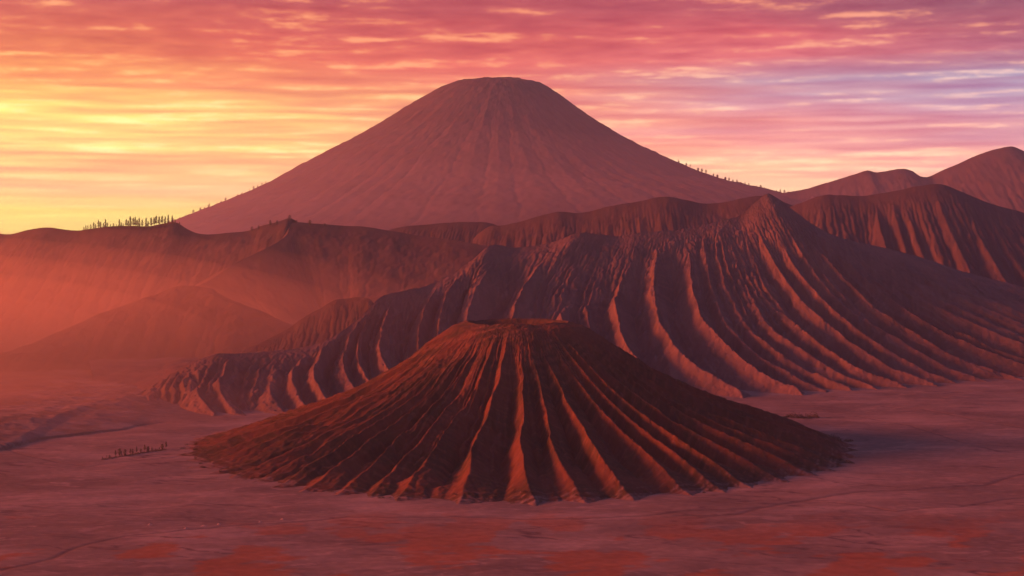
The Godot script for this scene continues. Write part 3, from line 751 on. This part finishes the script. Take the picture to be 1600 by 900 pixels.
func build_tall_cone() -> void:
	var o := thing("tall_cone_mountain", "tall hazy volcanic cone with a blunt summit on the skyline", "", "", "structure")
	var middle := Vector3(-150, 0, -12000)
	var rim := []
	var foot := []
	for k in 97:
		var a := TAU * (k % 96) / 96.0
		var away := Vector3(-sin(a), 0, -cos(a))
		var p := middle + Vector3(50, 0, 0) + away * (165.0 + 20.0 * absf(sin(a)))
		p.y = 1684.0 + 6.0 * rough.get_noise_2d(sin(a) * 300.0, cos(a) * 300.0)
		rim.append(p)
		var q := middle + away * 3300.0
		q.y = 305.0 - 25.0 * sin(a)
		foot.append(q)
	var tones := [Color(0.067, 0.046, 0.045), Color(0.054, 0.040, 0.041), Color(0.096, 0.067, 0.063)]
	var table := PackedFloat32Array([1.000, 0.978, 0.905, 0.818, 0.743, 0.676, 0.614, 0.560, 0.508, 0.462, 0.419, 0.391, 0.365, 0.338, 0.305, 0.270, 0.225, 0.175, 0.120, 0.060, 0.000])
	var table_left := PackedFloat32Array([1.000, 0.988, 0.939, 0.874, 0.803, 0.734, 0.668, 0.612, 0.550, 0.490, 0.427, 0.373, 0.325, 0.281, 0.235, 0.195, 0.160, 0.125, 0.090, 0.050, 0.000])
	cone = slope(rim, foot, 1100, 110, {"closed": true, "profile": table, "profile_left": table_left, "ribs": Ribs.new(401, 46, true), "small": Ribs.new(402, 210, true, 0.0, 0.6), "tones": tones, "rough": 11.0, "fine": 1.2, "jag": 0.3, "bite": 0.022, "most": 20.0, "relief": 0.05})
	mesh_node("flank", cone.mesh, materials.rock, o)
	var floor_line := ring(middle + Vector3(50, 0, 0), 12.0, 1704.0, 96)
	var c := slope(rim, floor_line, 200, 12, {"closed": true, "bite": 0.02, "hollow": -0.6, "reach": 1.0, "ribs": Ribs.new(403, 30, true), "small": Ribs.new(404, 60, true), "tones": tones, "rough": 12.0, "fine": 3.0, "jag": 0.3})
	mesh_node("summit", c.mesh, materials.rock, o)


# ---------------------------------------------------------------- trees and small things

func tube(st: SurfaceTool, a: Vector3, b: Vector3, ra: float, rb: float, sides := 5) -> void:
	var axis := (b - a).normalized()
	var x := axis.cross(Vector3(0.31, 0.2, 0.93)).normalized()
	var y := axis.cross(x)
	for k in sides:
		var t0 := TAU * k / sides
		var t1 := TAU * (k + 1) / sides
		var d0 := x * cos(t0) + y * sin(t0)
		var d1 := x * cos(t1) + y * sin(t1)
		for p in [a + d0 * ra, b + d0 * rb, a + d1 * ra, b + d0 * rb, b + d1 * rb, a + d1 * ra]:
			st.add_vertex(p)


func leaf_cloud(rng: RandomNumberGenerator, count: int, size: float, spot: Callable) -> ArrayMesh:
	var st := SurfaceTool.new()
	st.begin(Mesh.PRIMITIVE_TRIANGLES)
	for k in count:
		var p: Vector3 = spot.call(rng)
		var a := Vector3(rng.randfn(), rng.randfn(), rng.randfn()).normalized() * size * rng.randf_range(0.6, 1.3)
		var b := a.cross(Vector3(rng.randfn(), rng.randfn(), rng.randfn())).normalized() * size * rng.randf_range(0.35, 0.7)
		for q in [p - a, p + b, p + a, p - a, p + a, p - b]:
			st.add_vertex(q)
	st.generate_normals()
	return st.commit()


func build_tree_meshes() -> void:
	# unit height 1: slender open crowns (0..2) and broad low ones (3..4)
	var rng := RandomNumberGenerator.new()
	rng.seed = 77
	for n in 5:
		var slim := n < 3
		var wide: float = [0.20, 0.25, 0.17, 0.36, 0.42][n]
		var from: float = [0.26, 0.34, 0.20, 0.22, 0.16][n]
		var st := SurfaceTool.new()
		st.begin(Mesh.PRIMITIVE_TRIANGLES)
		tube(st, Vector3(0, -0.08, 0), Vector3(0.01, 0.5, 0.0), 0.022, 0.014)
		tube(st, Vector3(0.01, 0.5, 0.0), Vector3(0.0, 0.95, 0.01), 0.014, 0.004)
		var limbs := []
		for k in 11:
			var y := lerpf(from, 0.9, (k + rng.randf() * 0.6) / 11.0)
			var a := rng.randf() * TAU
			var long := wide * (1.15 - y if slim else 1.0 - pow(absf(y - 0.55) * 1.8, 2.0) * 0.6) * rng.randf_range(0.75, 1.25)
			var tip := Vector3(cos(a) * long, y + long * 0.45, sin(a) * long)
			tube(st, Vector3(0, y, 0), tip, 0.008, 0.003, 4)
			limbs.append([Vector3(0, y, 0), tip])
		st.generate_normals()
		trunks.append(st.commit())
		var pick := func(r: RandomNumberGenerator) -> Vector3:
			var y := lerpf(from, 1.0, pow(r.randf(), 1.15))
			var t := (y - from) / (1.0 - from)
			var a := r.randf() * TAU
			var lobes := 0.75 + 0.25 * sin(a * 2.0 + y * 17.0 + n)
			var out: float = wide * (pow(1.0 - t, 0.65) * smoothstep(0.0, 0.12, t) + 0.08) if slim else wide * sqrt(maxf(0.02, 1.0 - pow(2.0 * t - 1.0, 2.0)))
			out *= lobes * sqrt(r.randf())
			return Vector3(cos(a) * out, y, sin(a) * out)
		crowns.append(leaf_cloud(rng, 420, 0.034 if slim else 0.048, pick))
	for n in 3:
		var st2 := func(r: RandomNumberGenerator) -> Vector3:
			var a := r.randf() * TAU
			var q := sqrt(r.randf())
			var top := (1.0 - q * q) * (0.65 + 0.35 * sin(a * 3.0 + n * 2.0))
			return Vector3(cos(a) * q * 0.5, top * 0.8 * sqrt(r.randf()), sin(a) * q * 0.5)
		bush_meshes.append(leaf_cloud(rng, 420, 0.05, st2))


func plant(called: String, label: String, category: String, group: String, at: Vector3, height: float, kind: int, turn: float) -> void:
	var o := thing(called, label, category, group)
	o.position = at
	o.rotation.y = turn
	o.scale = Vector3.ONE * height
	mesh_node("trunk", trunks[kind], materials.bark, o)
	mesh_node("crown", crowns[kind], materials.leaf, o)


const COUNT := ["first", "second", "third", "fourth", "fifth", "sixth", "seventh", "eighth", "ninth", "tenth", "eleventh", "twelfth", "thirteenth", "fourteenth", "fifteenth", "sixteenth", "seventeenth", "eighteenth", "nineteenth", "twentieth"]


func nth(k: int) -> String:
	if k < 20:
		return COUNT[k]
	var tens := ["twenty", "thirty", "forty", "fifty", "sixty", "seventy"]
	var round_tens := ["thirtieth", "fortieth", "fiftieth", "sixtieth", "seventieth"]
	if (k + 1) % 10 == 0:
		return round_tens[(k + 1) / 10 - 3]
	return tens[(k + 1) / 10 - 2] + "-" + COUNT[(k + 1) % 10 - 1]


func crest_spot(s: Dictionary, x: float, j: int) -> Vector3:
	# the grid point of row j nearest to that x
	var cols: int = s.cols
	var points: PackedVector3Array = s.points
	var best := j * cols
	for i in cols:
		if absf(points[j * cols + i].x - x) < absf(points[best].x - x):
			best = j * cols + i
	return points[best]


func plant_skyline() -> void:
	var rng := RandomNumberGenerator.new()
	rng.seed = 808
	# the row on the plateau: (x, height)
	var row := [[-1944, 22], [-1936, 30], [-1926, 26], [-1914, 30], [-1903, 36], [-1890, 28], [-1880, 44], [-1868, 34], [-1857, 30], [-1847, 46], [-1836, 30], [-1824, 22], [-1811, 24], [-1796, 20], [-1786, 40], [-1774, 26], [-1764, 22], [-1752, 40], [-1742, 34], [-1733, 54], [-1722, 46], [-1712, 54], [-1703, 42], [-1693, 48], [-1679, 40], [-1664, 48], [-1652, 36], [-1640, 46], [-1626, 44], [-1616, 50], [-1603, 46], [-1590, 48], [-1577, 42], [-1565, 48], [-1548, 44], [-1532, 30], [-1514, 24]]
	for k in row.size():
		var p := crest_spot(plateau, row[k][0], 1)
		plant("skyline_tree", "%s tree from the open end of the skyline tree row on the plateau" % nth(k), "tree", "thin trees along the plateau skyline", p, row[k][1] * rng.randf_range(0.95, 1.1), rng.randi() % 3, rng.randf() * TAU)
	# trees down both edges of the tall cone, where its outline meets the sky
	var cols: int = cone.cols
	var points: PackedVector3Array = cone.points
	var made := 0
	for side in 2:
		var list := []
		for k in (30 if side == 0 else 60):
			var i := int(cols * (0.274 if side == 0 else 0.726)) + rng.randi_range(-8, 8)
			var j := rng.randi_range(52, 78) if side == 0 else rng.randi_range(38, 70)
			list.append([j, i])
		list.sort_custom(func(a, b): return a[0] < b[0])
		for k in list.size():
			var p := points[list[k][0] * cols + list[k][1]]
			var label := ("%s small tree down the sunny edge of the tall cone" if side == 0 else "%s small tree down the shaded edge of the tall cone") % nth(k)
			plant("slope_tree", label, "tree", "small trees along the sunny edge of the cone" if side == 0 else "small trees along the shaded edge of the cone", p, rng.randf_range(12, 32), 3 + rng.randi() % 2 if rng.randf() < 0.8 else rng.randi() % 3, rng.randf() * TAU)
			made += 1
	# a few on the shoulder hill's top
	var tops := [[-1180, 24], [-1150, 18], [-1098, 26], [-1065, 18], [-1010, 28], [-985, 20]]
	for k in tops.size():
		var p := crest_spot(plateau, tops[k][0], 1)
		plant("hilltop_tree", "%s small tree along the hill crest above the bright winding edge" % nth(k), "tree", "small trees above the winding edge", p, tops[k][1], 3 + k % 2, k * 1.3)
	for k in 2:
		var p := crest_spot(dark_hill, [-890.0, -820.0][k], 1)
		plant("hilltop_tree", ["lone bushy tree at the corner of the dark shoulder hill", "small bush-like tree on the flat top of the dark hill"][k], "tree", "", p, [26.0, 16.0][k], 3 + k, k)


func furnish_plain() -> void:
	var rng := RandomNumberGenerator.new()
	rng.seed = 4040
	# the tree row on the plain with its low hedge
	var a := Vector3(-875, 0, -3282)
	var b := Vector3(-769, 0, -3418)
	var heights := [6, 8, 7, 15, 17, 12, 15, 14, 12, 16, 9, 17, 13, 11, 6, 8, 14, 19]
	for k in heights.size():
		var p := a.lerp(b, (k + rng.randf_range(-0.25, 0.25)) / (heights.size() - 1.0))
		p.z += rng.randf_range(-7, 3)
		p.y = plain_height(p.x, p.z) - 0.3
		plant("plain_tree", "%s tree from the low end of the tree row on the sand plain" % nth(k), "tree", "trees in the row on the plain", p, heights[k], [3, 0, 4, 1][k % 4], rng.randf() * TAU)
	for k in 12:
		var p := a.lerp(b, (k + 0.5) / 12.0)
		p.z += 4.0
		p.y = plain_height(p.x, p.z) - 0.4
		var o := thing("hedge_bush", "%s dark bush from the low end under the tree row" % nth(k), "bush", "bushes under the tree row")
		o.position = p
		o.rotation.y = rng.randf() * TAU
		o.scale = Vector3(17, rng.randf_range(6, 9), 12)
		mesh_node("foliage", bush_meshes[k % 3], materials.shrub, o)
	# scrub along the foot of the fluted cone, counted from its sunny end
	var fc: int = front_cone.cols
	var cone_points: PackedVector3Array = front_cone.points
	var spots := []
	for k in 64:
		var share := rng.randf()
		spots.append(0.255 + 0.46 * (share * share if rng.randf() < 0.6 else share))
	spots.sort()
	for k in spots.size():
		var i := int(fc * spots[k])
		var j := rng.randi_range(155, 168)
		var p := cone_points[j * fc + i]
		p.y = maxf(p.y, plain_height(p.x, p.z)) - 0.6
		var o := thing("scrub_bush", "%s scrub bush from the sunny end along the fluted cone's foot" % nth(k), "bush", "scrub along the cone's foot")
		o.position = p
		o.rotation.y = rng.randf() * TAU
		var w := rng.randf_range(8, 20)
		o.scale = Vector3(w, rng.randf_range(3, 6.5), w * 0.8)
		mesh_node("foliage", bush_meshes[k % 3], materials.shrub, o)
	var mounds := [Vector3(-597, 0, -2532), Vector3(-531, 0, -2499), Vector3(-507, 0, -2526), Vector3(-485, 0, -2543), Vector3(-421, 0, -2566), Vector3(-387, 0, -2589)]
	var names := ["pale sand mound set apart above the near track", "small pale sand mound nearest the track bend", "long pale sand mound beside the near track", "pale sand mound right after the long one", "small round pale sand mound midway along the track", "last pale sand mound along the near track"]
	for k in mounds.size():
		var p: Vector3 = mounds[k]
		p.y = plain_height(p.x, p.z)
		var o := thing("sand_mound", names[k], "sand mound", "pale sand mounds by the track")
		o.position = p
		mesh_node("heap", heap(rng, [9.0, 7.0, 13.0, 8.0, 6.0, 8.0][k], 5.0, 2.6), materials.pale_sand, o)
	var thickets := [Vector3(738, 0, -4028), Vector3(766, 0, -4014), Vector3(792, 0, -4028), Vector3(747, 0, -3556), Vector3(779, 0, -3556), Vector3(692, 0, -3263), Vector3(704, 0, -3236), Vector3(646, 0, -3218)]
	var said := ["long dark thicket at the shaded foot of the fluted cone", "middle thicket of the upper three beside the cone", "blocky dark thicket ending the upper three beside the cone", "round black thicket standing clear of the cone's foot", "small faint thicket farther out from the round black one", "flat black thicket low on the cone's shaded side", "thin tail thicket beside the flat black one", "upright dark thicket close in to the cone's foot"]
	var sizes := [[70, 22, 46], [54, 18, 40], [40, 24, 30], [38, 26, 30], [30, 13, 22], [40, 19, 28], [46, 11, 24], [24, 30, 24]]
	for k in thickets.size():
		var p: Vector3 = thickets[k]
		p.y = plain_height(p.x, p.z) - 0.5
		var o := thing("thicket", said[k], "thicket", "dark thickets at the cone's shaded foot")
		o.position = p
		o.rotation.y = k * 0.9
		o.scale = Vector3(sizes[k][0], sizes[k][1], sizes[k][2])
		mesh_node("foliage", bush_meshes[k % 3], materials.shrub, o)


func heap(rng: RandomNumberGenerator, long: float, deep: float, high: float) -> ArrayMesh:
	var points := PackedVector3Array()
	var colors := PackedColorArray()
	var shift := rng.randf() * 900.0
	for j in 13:
		for i in 17:
			var x := (i / 8.0 - 1.0) * 1.1
			var z := (j / 6.0 - 1.0) * 1.1
			var r := sqrt(x * x + z * z) + fine.get_noise_2d(x * 22.0 + shift, z * 22.0) * 0.35
			points.append(Vector3(x * long * 0.5, high * (maxf(0.0, 1.0 - r) * 1.1 - 0.12), z * deep * 0.5))
			colors.append(Color.WHITE)
	return grid_mesh(points, colors, 17, 13)


func build_mist() -> void:
	var banks := []
	for k in 9:
		var g := 0.3 + 0.17 * k
		banks.append(["mist", "glowing orange mist filling the valley by the low hill, layer within layer", Vector3(-2600 + 40.0 * k, 70, -5150), Vector3(3100, 640, 1800) * g, 0.00066 * pow(1.0 - k / 9.0, 1.5), Color(1.0, 0.80, 0.62)])
	for k in 6:
		var g := 0.45 + 0.25 * k
		banks.append(["mist", "thin haze lying between the ridges and the tall cone, layer within layer", Vector3(-2500, 200, -9300), Vector3(10000, 1700, 2400) * g, 0.000085 * pow(1.0 - k / 6.0, 1.3), Color(0.92, 0.86, 0.92)])
	for k in 5:
		var g := 0.5 + 0.25 * k
		banks.append(["mist", "thin low mist over the hummocky ground beyond the bank, layer within layer", Vector3(-1900, 0, -4150), Vector3(2000, 210, 1400) * g, 0.00040 * pow(1.0 - k / 5.0, 1.2), Color(1.0, 0.80, 0.62)])
	for b in banks:
		var m := FogVolume.new()
		m.name = b[0]
		m.shape = RenderingServer.FOG_VOLUME_SHAPE_ELLIPSOID
		m.position = b[2]
		m.size = b[3]
		var f := FogMaterial.new()
		f.density = b[4]
		f.albedo = b[5]
		m.material = f
		add_child(m, true)
		m.set_meta("label", b[1])
		m.set_meta("category", "mist")
		m.set_meta("group", "layers of " + b[1].get_slice(",", 0))
		m.set_meta("kind", "stuff")
